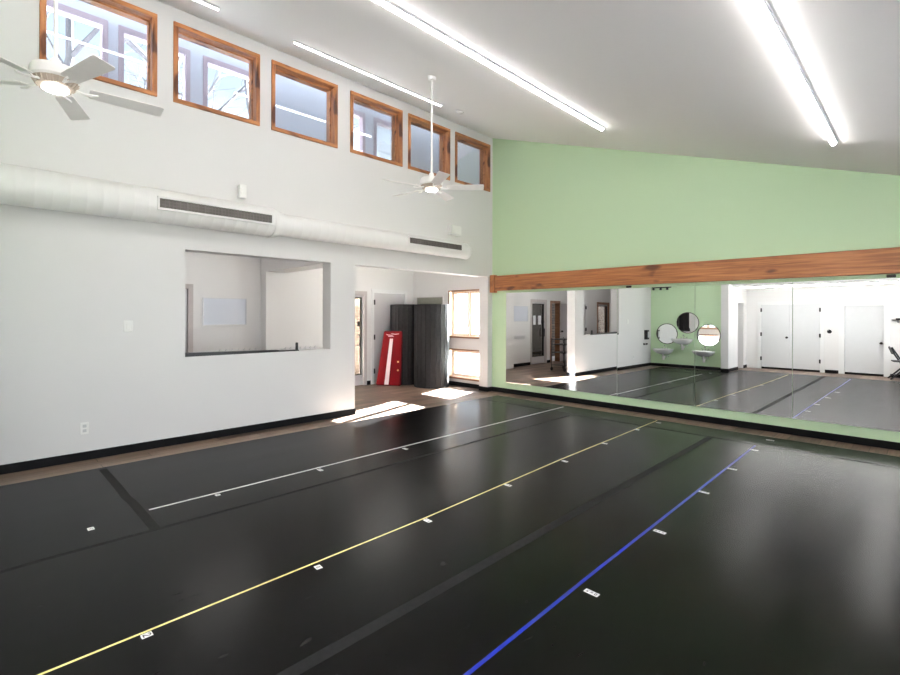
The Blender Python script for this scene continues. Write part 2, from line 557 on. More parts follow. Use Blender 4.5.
# ------------------------------------------------------------------ baseboards
def base(name, x0, x1, y0, y1):
    bm = BM(); bx(bm, x0, x1, y0, y1, -0.004, BH)
    struct(name, bm, M['base'])
base('baseboard_left', 0.0, 0.012, YS, -3.24)
base('baseboard_left_end', -T, 0.012, -3.24, -3.228)
base('baseboard_pier', -T, 0.012, -0.149, -0.137)
base('baseboard_corner', 0.0, 0.012, -0.137, 0.0)
base('baseboard_front', 0.012, XR, -0.014, 0.0)
base('baseboard_right', XR - 0.012, XR, YC, -0.014)
base('baseboard_sinks', 0.012, 2.06, YS, YS + 0.012)
base('baseboard_wing', 2.06, XW + 0.012, YS + 0.26, YS + 0.272)
base('baseboard_wing_side', XW, XW + 0.012, -8.45, YS + 0.26)
base('baseboard_wing_rear', XW, XW + 0.012, YC, -9.05)
base('baseboard_back', 4.15, 4.445, YC, YC + 0.012)
base('baseboard_back_right', 5.485, XR, YC, YC + 0.012)
base('baseboard_hall', XH, XH + 0.012, -1.32, -1.22)
base('baseboard_hall_rear', XH, XH + 0.012, -4.76, -3.64)
base('baseboard_hall_mid', XH, XH + 0.012, -2.34, -2.275)
base('baseboard_hall_window', XH, -T, -0.012, 0.0)
base('baseboard_hall_end', XH, -T, -10.24, -10.228)
base('baseboard_hall_inner', -T - 0.012, -T, -10.24, -3.24)
base('baseboard_hall_far', XH, XH + 0.012, -5.85, -5.66)
base('baseboard_hall_tail', XH, XH + 0.012, -8.95, -8.24)

# ------------------------------------------------------------------ clerestory windows
for i, (a, b) in enumerate(WINY):
    w = sroot('window_%d' % (i + 1), (0, (a + b) / 2, WZ0))
    h, t = (b - a) / 2, WZ1 - WZ0
    bm = BM()
    bx(bm, -T, 0.02, -h, h, 0, CW, 0.003)
    bx(bm, -T, 0.02, -h, h, t - CW, t, 0.003)
    finish(bm, 'window_frame_rail', M['trim_y'], w)
    bm = BM()
    bx(bm, -T, 0.019, -h, -h + CW, CW - 0.002, t - CW + 0.002, 0.003)
    bx(bm, -T, 0.019, h - CW, h, CW - 0.002, t - CW + 0.002, 0.003)
    finish(bm, 'window_frame_stile', M['trim_z'], w)
    bm = BM()
    for q in (-1, 1):
        bx(bm, -0.125, -0.095, q * (h - CW) - 0.012, q * (h - CW) + 0.012, CW, t - CW)
    bx(bm, -0.125, -0.095, -h + CW, h - CW, CW - 0.006, CW + 0.012)
    bx(bm, -0.125, -0.095, -h + CW, h - CW, t - CW - 0.012, t - CW + 0.006)
    finish(bm, 'glass_stop', M['trim_y'], w)
    bm = BM(); bx(bm, -0.113, -0.107, -h + CW, h - CW, CW, t - CW)
    finish(bm, 'window_pane', M['glass'], w)

# outer light well wall with its own windows beyond the clerestory
OW = -1.25
PAN = [(-7.15, -6.19), (-5.96, -5.23), (-4.94, -4.10), (-2.80, -2.25), (-1.93, -1.25)]
bm = BM(); gwall(bm, 0, OW - 0.15, OW, -9.0, 0.3, 2.9, 6.6, [(a - 0.045, b + 0.045, 4.15, 5.20) for a, b in PAN])
struct('wall_outer', bm, M['outer_wall'])
bm = BM(); bx(bm, -3.4, 0.0, 0.3, 0.5, 5.3, 9.6)  # unseen wall added to keep the sun out of the clerestory
struct('wall_sun_block', bm, M['outer_wall'])
for i, (a, b) in enumerate(PAN):
    w = sroot('window_%d' % (i + 9), (OW, (a + b) / 2, 4.15))
    h = (b - a) / 2
    bm = BM()
    for q in (-1, 1):
        bx(bm, -0.10, 0.02, min(q * h, q * (h + 0.06)) , max(q * h, q * (h + 0.06)), 0.05, 1.0)
    bx(bm, -0.10, 0.02, -h - 0.06, h + 0.06, 1.0, 1.08)
    bx(bm, -0.10, 0.02, -h - 0.06, h + 0.06, -0.02, 0.05)
    finish(bm, 'window_frame', M['outer_frame'], w)
    bm = BM(); bx(bm, -0.06, -0.055, -h, h, 0.04, 1.01)
    finish(bm, 'window_pane', M['glass'], w)

# ------------------------------------------------------------------ hall windows (wood sashes)
def sash(bm, x0, x1, z0, z1, y0, y1, w):
    bx(bm, x0, x0 + w, y0, y1, z0, z1, 0.003)
    bx(bm, x1 - w, x1, y0, y1, z0, z1, 0.003)
    bx(bm, x0 + w, x1 - w, y0, y1, z0, z0 + w, 0.003)
    bx(bm, x0 + w, x1 - w, y0, y1, z1 - w, z1, 0.003)
for k, (z0, z1, two) in enumerate(((1.05, 2.025, True), (0.18, 0.775, False))):
    w = sroot('window_%d' % (7 + k), (-0.68, 0.0, z0))
    H = z1 - z0
    bm = BM()   # jamb liner boards
    bx(bm, -0.5202, -0.505, -0.012, 0.199, 0.0141, H - 0.0155)
    bx(bm, 0.505, 0.5202, -0.012, 0.199, 0.0141, H - 0.0155)
    bx(bm, -0.5202, 0.5202, -0.0, 0.199, -0.001, 0.014)
    finish(bm, 'window_jamb', M['sash'], w)
    bm = BM()
    bx(bm, -0.519, 0.519, -0.002, 0.199, H - 0.015, H + 0.0005)
    bx(bm, -0.545, 0.545, -0.014, 0.0, H - 0.015, H + 0.012)
    bx(bm, -0.545, -0.5205, -0.014, 0.0, 0.003, H - 0.0155)
    bx(bm, 0.5205, 0.545, -0.014, 0.0, 0.003, H - 0.0155)
    finish(bm, 'window_casing', M['darktrim'], w)
    bm = BM(); bx(bm, -0.54, 0.54, -0.04, 0.0, -0.03, 0.002, 0.004)
    finish(bm, 'window_sill', M['darktrim'], w)
    spans = ((-0.505, -0.003), (0.003, 0.505)) if two else ((-0.505, 0.505),)
    for (x0, x1) in spans:
        bm = BM(); sash(bm, x0, x1, 0.014, H - 0.015, 0.075, 0.115, 0.05 if two else 0.06)
        s = finish(bm, 'window_sash', M['sash'], w)
        q = 0.048
        bm = BM(); bx(bm, x0 + q, x1 - q, 0.093, 0.098, 0.014 + q, H - 0.015 - q)
        finish(bm, 'window_pane', M['glass'], s)
    if two:
        bm = BM(); bx(bm, -0.012, 0.012, 0.06, 0.075, 0.40, 0.46, 0.003)
        finish(bm, 'window_latch', M['alu'], w)

# ------------------------------------------------------------------ doors
def hinge(parent, x, y, z, m='hinge'):
    bm = BM(); bx(bm, x - 0.02, x + 0.02, y - 0.017, y + 0.017, z - 0.055, z + 0.055, 0.003)
    finish(bm, 'hinge', M[m], parent)

def knob(parent, x, y, z, axis, sgn, r=0.03, m='bronze'):
    bm = BM()
    pr = [(r * 1.0, 0), (r * 1.0, 0.006), (r * 0.4, 0.01), (r * 0.4, 0.03), (r * 0.9, 0.036), (r, 0.05), (r * 0.7, 0.062)]
    lathe(bm, [(a, sgn * b) for a, b in pr], axis, (x, y, z), 16)
    finish(bm, 'door_knob', M[m], parent, True)

def glass_door(name, y0, y1, top, handle_y, fm='frame_grey', leafed=True):
    d = sroot(name, (XH, (y0 + y1) / 2, 0))
    h = (y1 - y0) / 2
    bm = BM()
    for q in (-1, 1):
        bx(bm, -0.155, 0.014, min(q * (h + 0.001), q * (h - 0.025)), max(q * (h + 0.001), q * (h - 0.025)), -0.004, top - 0.03)
        bx(bm, 0.0, 0.016, min(q * h, q * (h + 0.05)), max(q * h, q * (h + 0.05)), -0.004, top)
    bx(bm, -0.155, 0.014, -h - 0.001, h + 0.001, top - 0.03, top - 0.001)
    bx(bm, 0.0, 0.016, -h - 0.05, h + 0.05, top, top + 0.05)
    finish(bm, 'door_frame', M[fm], d)
    if not leafed:
        return d
    leaf = BM()
    a, b = -h + 0.028, h - 0.028
    bx(leaf, -0.075, -0.03, a, a + 0.035, 0.004, top - 0.034)
    bx(leaf, -0.075, -0.03, b - 0.035, b, 0.004, top - 0.034)
    bx(leaf, -0.075, -0.03, a + 0.035, b - 0.035, top - 0.09, top - 0.034)
    bx(leaf, -0.075, -0.03, a + 0.035, b - 0.035, 0.004, 0.235)
    lf = finish(leaf, 'door_leaf', M['door_grey'], d)
    bm = BM()
    for (p, q) in ((a + 0.030, a + 0.048), (b - 0.048, b - 0.030)):
        bx(bm, -0.078, -0.026, p, q, 0.225, top - 0.082)
    bx(bm, -0.078, -0.026, a + 0.048, b - 0.048, 0.225, 0.242)
    bx(bm, -0.078, -0.026, a + 0.048, b - 0.048, top - 0.10, top - 0.082)
    finish(bm, 'glass_bead', M['bronze'], lf)
    bm = BM(); bx(bm, -0.055, -0.05, a + 0.04, b - 0.04, 0.235, top - 0.09)
    finish(bm, 'door_glass', M['glass_door'], lf)
    hy = handle_y
    bm = BM(); tube(bm, [(-0.03, hy, 0.86), (0.03, hy, 0.86), (0.03, hy, 1.08), (-0.03, hy, 1.08)], 0.016, 8)
    finish(bm, 'door_handle', M['black_metal'], lf, True)
    bm = BM(); bx(bm, -0.03, 0.0, hy - 0.03, hy + 0.03, 1.26, 1.36, 0.006)
    finish(bm, 'door_lock', M['black_metal'], lf)
    return d
glass_door('door_1', -2.22, -1.37, 1.96, 0.28)
glass_door('door_3', -5.60, -4.82, 1.95, -0.28)
glass_door('door_4', -6.40, -5.90, 1.93, 0.0, 'darktrim', False)
glass_door('door_7', -9.85, -9.0, 1.95, 0.3, 'darktrim')

def flush_door(name, y0, y1, top):
    d = sroot(name, (XH, (y0 + y1) / 2, 0))
    h = (y1 - y0) / 2
    bm = BM()
    for q in (-1, 1):
        bx(bm, -0.155, 0.014, min(q * (h + 0.001), q * (h - 0.03)), max(q * (h + 0.001), q * (h - 0.03)), -0.004, top - 0.03)
        bx(bm, 0.0, 0.016, min(q * h, q * (h + 0.045)), max(q * h, q * (h + 0.045)), -0.004, top)
    bx(bm, -0.155, 0.014, -h - 0.001, h + 0.001, top - 0.03, top - 0.001)
    bx(bm, 0.0, 0.016, -h - 0.045, h + 0.045, top, top + 0.045)
    finish(bm, 'door_frame', M['frame_white'], d)
    bm = BM(); bx(bm, -0.06, -0.015, -h + 0.034, h - 0.034, 0.006, top - 0.034)
    lf = finish(bm, 'door_leaf', M['door_grey'], d)
    for z in (0.28, 1.02, 1.78):
        hinge(d, 0.004, -h + 0.036, z)
    knob(lf, -0.015, h - 0.10, 0.98, 'x', 1)
    return d
# grey flush doors
flush_door('door_2', -1.16, -0.235, 2.02)
flush_door('door_8', -7.25, -6.45, 1.93)
flush_door('door_9', -8.18, -7.38, 1.93)

# closet double doors
d = sroot('door_5', (3.335, YC, 0))
bm = BM()
for q in (-1, 1):
    x = q * 0.735
    bx(bm, min(x, x - q * 0.03), max(x, x - q * 0.03), -0.195, 0.012, -0.004, 1.90)
    bx(bm, min(x, x + q * 0.06), max(x, x + q * 0.06), 0.0, 0.018, -0.004, 1.93)
bx(bm, -0.735, 0.735, -0.195, 0.012, 1.90, 1.929)
bx(bm, -0.795, 0.795, 0.0, 0.018, 1.93, 1.99)
finish(bm, 'door_frame', M['frame_white'], d)
for q in (-1, 1):
    bm = BM(); bx(bm, min(q * 0.003, q * 0.702), max(q * 0.003, q * 0.702), -0.045, -0.004, 0.055, 1.897)
    lf = finish(bm, 'door_leaf', M['door_white'], d)
    for z in (0.30, 1.02, 1.74):
        hinge(d, q * 0.703, 0.0, z, 'hinge')
    if q < 0:
        knob(lf, -0.065, -0.004, 0.94, 'y', 1)
bm = BM(); bx(bm, -0.70, 0.70, -0.19, -0.03, -0.004, 0.05)
finish(bm, 'door_threshold', M['base'], d)
# single door
d = sroot('door_6', (4.965, YC, 0))
bm = BM()
for q in (-1, 1):
    x = q * 0.42
    bx(bm, min(x, x - q * 0.025), max(x, x - q * 0.025), -0.195, 0.012, -0.004, 1.84)
    bx(bm, min(x, x + q * 0.10), max(x, x + q * 0.10), 0.0, 0.018, -0.004, 1.865)
bx(bm, -0.42, 0.42, -0.195, 0.012, 1.84, 1.864)
bx(bm, -0.52, 0.52, 0.0, 0.018, 1.865, 1.95)
finish(bm, 'door_frame', M['frame_white'], d)
bm = BM(); bx(bm, -0.392, 0.392, -0.085, -0.045, 0.055, 1.837)
lf = finish(bm, 'door_leaf', M['door_white'], d)
knob(lf, 0.34, -0.045, 0.86, 'y', 1)
bm = BM(); bx(bm, -0.392, 0.392, -0.19, -0.05, -0.004, 0.05)
finish(bm, 'door_threshold', M['base'], d)

# ------------------------------------------------------------------ outdoors: paving, brick walls, bare trees
bm = BM(); bx(bm, -40, XR + 0.2, 0.2, 40, -0.2, -0.06); bx(bm, -40, XH - 0.16, -25, 0.2, -0.2, -0.06); bx(bm, XR + 0.2, 12.8, -30, 0.2, -0.2, -0.061)  # strip beyond the right wall is unseen, pale to bounce light onto the ceiling
bm_o = struct('ground', bm, M['ground'])
bm = BM(); bx(bm, 12.8, 40, -30, 0.2, -0.2, -0.07)  # unseen ground made dark to limit bounce onto the left wall
struct('unseen_dark_ground', bm, M['unseen_dark_ground'])
bm = BM(); bx(bm, -4.6, -4.3, -3.3, 0.9, -0.2, 3.4)
struct('wall_brick', bm, M['sun_brick'])
bm = BM(); bx(bm, -4.3, -4.0, -14.0, -3.3, -0.2, 3.4); bx(bm, -4.0, XH - 0.165, -3.5, -3.3, -0.2, 2.75)  # second box is an added cross wall that keeps sun out of the porch
struct('wall_porch', bm, M['dark_brick'])
bm = BM(); bx(bm, -4.3, XH - 0.16, -14.0, -3.3, 2.75, 2.95)
struct('ceiling_porch', bm, M['ceil'])

def tree(loc, height, seed, label):
    rnd = random.Random(seed)
    bm = BM()
    def grow(p, d, ln, r, lev):
        pts = [p]
        q = p.copy(); dd = d.copy()
        for k in range(3):
            dd = (dd + Vector((rnd.uniform(-.18, .18), rnd.uniform(-.18, .18), rnd.uniform(-.03, .12)))).normalized()
            q = q + dd * ln / 3
            pts.append(q.copy())
        tube(bm, pts, r, 6 if lev < 2 else 4, r * 0.6)
        if lev >= 6:
            return
        n = 3 if lev < 4 else 2
        for k in range(n):
            a = rnd.uniform(0, 2 * PI)
            sp = rnd.uniform(0.38, 0.75)
            side = dd.cross(Vector((math.cos(a), math.sin(a), 0.3))).normalized()
            nd = (dd + side * sp).normalized()
            grow(pts[-1] if k else pts[2], nd, ln * rnd.uniform(0.62, 0.8), r * 0.6, lev + 1)
    grow(Vector((0, 0, 0)), Vector((0, 0, 1)), height * 0.33, height * 0.011, 0)
    o = finish(bm, 'bare_tree', M['bark'])
    o.location = loc
    tag(o, label, 'tree', 'bare trees outside the clerestory windows')
tree((-6.6, -6.4, -0.1), 15.5, 3, 'bare grey tree seen through the leftmost clerestory window')
tree((-13.5, -0.6, -0.1), 21.0, 11, 'bare grey tree seen through the second clerestory window from the left')

# ------------------------------------------------------------------ beam above the mirrors
t = thing('wood_beam', 'long brown knotty wooden beam running along the green wall above the mirrors', 'beam', (0, 0, 1.985))
bm = BM(); bx(bm, 0.128, XR - 0.02, -0.08, 0.0, 0.0, 0.29, 0.004)
finish(bm, 'beam_board', M['beam'], t)
bm = BM(); bx(bm, 0.02, 0.128, -0.105, 0.0, -0.035, 0.31, 0.004)
finish(bm, 'beam_end_block', M['trim_z'], t)

# ------------------------------------------------------------------ wall mirrors
MB, MT = 0.205, 1.937
PX = [(0.366, 2.618), (2.622, 3.788), (3.792, 4.946), (4.950, 6.11), (6.114, 7.27)]
PL = ['leftmost wall mirror panel on the green wall, reflecting the hall opening and white wall',
      'second wall mirror panel from the left, reflecting the left round mirror over a sink',
      'third wall mirror panel from the left, reflecting a white closet door',
      'fourth wall mirror panel from the left, reflecting the single white door',
      'rightmost wall mirror panel, beyond the one reflecting the single white door']
for i, ((x0, x1), lb) in enumerate(zip(PX, PL)):
    t = thing('wall_mirror', lb, 'mirror', ((x0 + x1) / 2, -0.013, MB), group='mirror panels along the green wall')
    h = (x1 - x0) / 2
    bm = BM(); bx(bm, -h, h, -0.004, 0.0, 0, MT - MB)
    finish(bm, 'mirror_backing', M['mirror_edge'], t)
    bm = BM()
    v = [bm.verts.new(p) for p in ((-h + 0.001, -0.0045, 0.001), (h - 0.001, -0.0045, 0.001), (h - 0.001, -0.0045, MT - MB - 0.001), (-h + 0.001, -0.0045, MT - MB - 0.001))]
    bm.faces.new(v)
    g = finish(bm, 'mirror_glass', M['mirror'], t)
    tilt = 0.0 if i == 0 else math.radians(0.17)
    t.rotation_euler = (-tilt, 0, 0.0019 if i == 0 else 0)
for x, lb in ((2.81, 'small dark clip above the second mirror panel, under the wooden beam'), (5.87, 'small dark clip above the fourth mirror panel, under the wooden beam')):
    o = box_obj('mirror_clip', M['bronze'], x - 0.04, x + 0.04, -0.03, 0.0, 1.943, 1.975, None, 0.004)
    tag(o, lb, 'clip', 'dark clips over the mirrors')

# ------------------------------------------------------------------ vinyl dance floor, tapes and markers
def sheet(x0, x1, y0, y1, label):
    bm = BM(); bx(bm, x0, x1, y0, y1, -0.0038, 0.0)
    o = finish(bm, 'dance_floor_sheet', M['vinyl'])
    tag(o, label, 'dance floor', 'black vinyl dance floor sheets')
XS = [0.43, 2.35, 4.265, 6.18, 8.08]
YE = -0.885
sheet(XS[0], XS[1] - 0.003, -6.46, YE - 0.003, 'black vinyl floor sheet carrying the white tape line, nearest the left wall')
sheet(XS[0], XS[1] - 0.003, -7.50, -6.463, 'short black vinyl floor sheet left of the dark cross tape')
sheet(XS[1], XS[2] - 0.003, -8.35, YE - 0.003, 'black vinyl floor sheet carrying the yellow tape line')
sheet(XS[2], XS[3] - 0.003, -8.35, YE - 0.003, 'black vinyl floor sheet carrying the blue tape line')
sheet(XS[3], XS[4], -7.6, YE - 0.003, 'black vinyl floor sheet at the far right, beyond the blue tape line')
sheet(XS[0], XS[4], YE, -0.36, 'narrow black vinyl floor sheet running along the foot of the mirror wall')

def strip(name, m, pts, w, label, cat='tape', z=0.0003, th=0.0007):
    """flat tape through xy points"""
    bm = BM()
    P = [Vector((p[0], p[1])) for p in pts]
    L, R = [], []
    for i, p in enumerate(P):
        d = (P[min(i + 1, len(P) - 1)] - P[max(i - 1, 0)]).normalized()
        n = Vector((-d.y, d.x)) * w / 2
        L.append(p + n); R.append(p - n)
    for i in range(len(P) - 1):
        lo = [bm.verts.new((q.x, q.y, z)) for q in (L[i], R[i], R[i + 1], L[i + 1])]
        hi = [bm.verts.new((q.x, q.y, z + th)) for q in (L[i], R[i], R[i + 1], L[i + 1])]
        bm.faces.new(hi); bm.faces.new(list(reversed(lo)))
        for k in range(4):
            j = (k + 1) % 4
            bm.faces.new((lo[k], lo[j], hi[j], hi[k]))
    bmesh.ops.remove_doubles(bm, verts=bm.verts, dist=1e-5)
    o = finish(bm, name, m)
    tag(o, label, cat)
    return o
strip('floor_tape', M['white_tape'], [(1.925, -6.405), (1.918, -3.5), (1.918, -0.47)], 0.024, 'thin white tape line on the black floor, nearest the left wall')
strip('floor_tape', M['yellow_tape'], [(3.548, -8.0), (3.545, -7.2), (3.527, -5.0), (3.45, -3.0), (3.412, -0.41)], 0.014, 'thin yellow tape line down the middle of the black floor')
strip('floor_tape', M['blue_tape'], [(4.82, -8.0), (4.80, -5.92), (4.78, -4.74), (4.765, -2.9), (4.748, -0.95)], 0.021, 'blue tape line on the black floor, rightmost of the coloured lines')
strip('seam_tape', M['seamtape'], [(0.50, -6.46), (1.2, -6.462), (1.5, -6.468), (1.65, -6.458), (2.33, -6.46)], 0.062, 'dark matt tape crossing the left floor sheet, at the start of the white line')
strip('seam_tape', M['seamtape'], [(2.37, -8.3), (2.33, -7.0), (2.352, -5.8), (2.35, -1.0)], 0.038, 'dark seam tape between the white line and the yellow line', z=0.0002, th=0.0005)
strip('seam_tape', M['cleartape'], [(4.275, -8.3), (4.272, -6.0), (4.262, -4.0), (4.255, -0.93)], 0.07, 'shiny dark seam tape between the yellow line and the blue line', z=0.0002, th=0.0005)
strip('seam_tape', M['seamtape'], [(0.45, YE), (4.0, YE), (8.06, YE)], 0.032, 'thin dark seam tape parallel to the mirrors across all floor sheets', z=0.0001, th=0.0004)

GL = {'2': [[(.2, .75), (.3, .92), (.6, .95), (.8, .78), (.7, .55), (.25, .1), (.85, .1)]],
      'a': [[(.2, .3), (.45, .85), (.8, .6)], [(.3, .5), (.75, .35)]],
      'b': [[(.75, .85), (.35, .8), (.3, .5), (.7, .45), (.65, .15), (.25, .2)]],
      'c': [[(.3, .2), (.3, .8), (.7, .8), (.7, .2), (.3, .2)]]}
def marker(x, y, w, h, glyphs, label, rot=0.0):
    w *= 0.54; h *= 0.54; x -= 0.025
    t = thing('floor_marker', label, 'floor marker', (x, y, 0.0002), rot, 'white paper number markers along the tape lines')
    bm = BM(); bx(bm, -w / 2, w / 2, -h / 2, h / 2, 0, 0.0012)
    finish(bm, 'paper', M['paper'], t)
    bm = BM()
    n = len(glyphs)
    cw = w * 0.9 / n
    sz = min(cw, h * 0.8)
    for k, g in enumerate(glyphs):
        ox = -w * 0.45 + cw * (k + 0.5) - sz / 2
        for st in GL[g]:
            for (ax, ay), (bx_, by) in zip(st[:-1], st[1:]):
                A = Vector((ox + ax * sz, -sz / 2 + ay * sz)); B = Vector((ox + bx_ * sz, -sz / 2 + by * sz))
                dd = (B - A).normalized(); nn = Vector((-dd.y, dd.x)) * sz * 0.075
                A -= dd * sz * 0.05; B += dd * sz * 0.05
                vs = [bm.verts.new((q.x, q.y, 0.0016)) for q in (A + nn, A - nn, B - nn, B + nn)]
                bm.faces.new(vs)
    finish(bm, 'marking', M['ink'], t)
ORD = ['nearest the mirrors', 'second from the mirrors', 'third from the mirrors', 'fourth from the mirrors', 'fifth from the mirrors', 'sixth from the mirrors', 'seventh from the mirrors', 'farthest from the mirrors']
for k, (x, y) in enumerate([(2.03, -3.92), (2.02, -4.98), (2.0, -5.92)]):
    marker(x, y, 0.13 if k < 2 else 0.075, 0.07, ['b', 'a'] if k < 2 else ['a'],
           'small white paper marker beside the white tape line, ' + ['nearest the mirrors', 'middle of the three', 'nearest the dark cross tape'][k])
marker(2.04, -6.78, 0.10, 0.07, ['b'], 'small white paper marker alone on the floor sheet left of the dark cross tape')
for k, (x, y) in enumerate([(3.51, -0.54), (3.47, -1.16), (3.50, -2.11), (3.54, -3.05), (3.56, -4.02), (3.60, -5.02), (3.62, -5.92), (3.60, -6.80)]):
    if k == 7:
        marker(x, y, 0.070, 0.085, ['2'], 'small white paper marker reading 2 beside the yellow tape line', 0.0)
    else:
        marker(x, y, 0.12 if k != 6 else 0.085, 0.07, ['a', 'b'] if k != 6 else ['c'], 'small white paper marker beside the yellow tape line, ' + ORD[k], random.uniform(-.1, .1))
for k, (x, y) in enumerate([(4.84, -0.54), (4.81, -1.17), (4.83, -2.1), (4.84, -2.97), (4.87, -4.0), (4.90, -5.01)]):
    marker(x, y, 0.15, 0.065, ['b', 'a', 'c'], 'white paper marker beside the blue tape line, ' + (ORD[k] if k < 5 else 'biggest and farthest from the mirrors'), random.uniform(-.08, .08))

# ------------------------------------------------------------------ spiral duct on the left wall
t = thing('air_duct', 'long white round air duct running along the left wall under the windows', 'air duct', (0.185, 0, 2.685))
def ribbed(y0, y1, r, step=0.13):
    pr = []
    y = y0
    while y < y1 - 1e-6:
        pr += [(r, y), (r, min(y + step - 0.012, y1)), (r + 0.0015, min(y + step - 0.006, y1))]
        y += step
    pr.append((r, y1))
    return pr
bm = BM(); lathe(bm, ribbed(-7.6, -4.64, 0.18), 'y', (0, 0, 0), 40)
big = finish(bm, 'large_duct', M['duct'], t, True)
bm = BM(); lathe(bm, [(0.186, -4.66), (0.186, -4.63), (0.17, -4.60), (0.148, -4.54), (0.146, -4.51)], 'y', (0, 0, -0.008), 40)
finish(bm, 'duct_reducer', M['duct'], t, True)
bm = BM(); lathe(bm, ribbed(-4.52, -1.0, 0.14), 'y', (-0.0, 0, -0.018), 40)
small = finish(bm, 'small_duct', M['duct'], t, True)
bm = BM(); lathe(bm, [(0.146, -1.03), (0.146, -0.965), (0.139, -0.955), (0.0005, -0.955)], 'y', (0, 0, -0.018), 40)
finish(bm, 'duct_end_cap', M['duct'], t, True)
for y in (-6.6, -3.4, -1.15):
    box_obj('duct_bracket', M['duct'], -0.185, -0.10, y - 0.015, y + 0.015, -0.01, 0.01, t)
def grille(parent, y0, y1, xs, zc, hh, frame):
    bm = BM()
    f = 0.018
    bx(bm, xs - 0.05, xs + 0.012, y0 - f, y1 + f, zc + hh - f * .4, zc + hh + f, 0.003)
    bx(bm, xs - 0.05, xs + 0.012, y0 - f, y1 + f, zc - hh - f, zc - hh + f * .4, 0.003)
    bx(bm, xs - 0.05, xs + 0.012, y0 - f, y0, zc - hh, zc + hh)
    bx(bm, xs - 0.05, xs + 0.012, y1, y1 + f, zc - hh, zc + hh)
    g = finish(bm, 'vent_grille', frame, parent)
    bm = BM(); bx(bm, xs - 0.05, xs + 0.002, y0, y1, zc - hh, zc + hh)
    finish(bm, 'grille_opening', M['grille_dark'], g)
    bm = BM()
    n = 34
    for i in range(n):
        y = y0 + (y1 - y0) * (i + 0.5) / n
        w = 0.007 if i % 5 == 2 else 0.0035
        bx(bm, xs - 0.006, xs + 0.009, y - w, y + w, zc - hh, zc + hh)
    for z in (-0.33, 0.33):
        bx(bm, xs - 0.004, xs + 0.004, y0, y1, zc + z * hh - 0.003, zc + z * hh + 0.003)
    finish(bm, 'grille_slats', M['grille'], g)
grille(big, -5.95, -4.715, 0.182, 0.004, 0.056, M['duct'])
grille(small, -2.44, -1.235, 0.142, 0.006, 0.052, M['duct'])

# white boxes on the wall above the duct
for y, w, z, lb in ((-4.955, 0.085, 3.045, 'small narrow white speaker box on the left wall above the large duct grille'),
                    (-1.12, 0.26, 3.045, 'wider white speaker box on the left wall above the far end of the duct')):
    t = thing('wall_speaker', lb, 'speaker', (0, y, z), group='white boxes above the duct')
    bm = BM(); bx(bm, 0.0, 0.09, -w / 2, w / 2, -0.085, 0.085, 0.012, 2)
    finish(bm, 'housing', M['plastic'], t)
    bm = BM(); bx(bm, 0.085, 0.094, -w / 2 + 0.014, w / 2 - 0.014, -0.068, 0.068, 0.003)
    finish(bm, 'speaker_grille', M['plastic'], t)

# switch and outlet
t = thing('light_switch', 'white light switch plate on the left wall left of the pass-through opening', 'light switch', (0, -6.155, 1.372))
bm = BM(); bx(bm, 0, 0.008, -0.045, 0.045, -0.062, 0.062, 0.004)
finish(bm, 'switch_plate', M['plastic'], t)
bm = BM(); bx(bm, 0.008, 0.016, -0.018, 0.018, -0.034, 0.034, 0.003)
finish(bm, 'rocker', M['plastic'], t)
t = thing('wall_outlet', 'white electrical outlet low on the left wall above the black baseboard', 'outlet', (0, -6.535, 0.325))
bm = BM(); bx(bm, 0, 0.007, -0.036, 0.036, -0.06, 0.06, 0.003)
finish(bm, 'outlet_plate', M['plastic'], t)
for z in (-0.024, 0.024):
    bm = BM(); bx(bm, 0.007, 0.010, -0.016, 0.016, z - 0.015, z + 0.015, 0.003)
    finish(bm, 'socket', M['plastic_grey'], t)

# black counter track in the pass-through opening
t = thing('window_track', 'black track with an upright stop lying along the sill of the pass-through opening', 'window track', (-0.11, -4.85, 1.003))
bm = BM()
prism(bm, [(-0.735, 0.0), (0.70, 0.0), (0.70, 0.016), (0.42, 0.018), (0.40, 0.026), (-0.735, 0.046)], 0, 0.03, 0.105)
finish(bm, 'track_bar', M['black'], t)
bm = BM(); bx(bm, 0.05, 0.085, 0.672, 0.70, 0.012, 0.115, 0.005)
finish(bm, 'stop_post', M['black'], t)

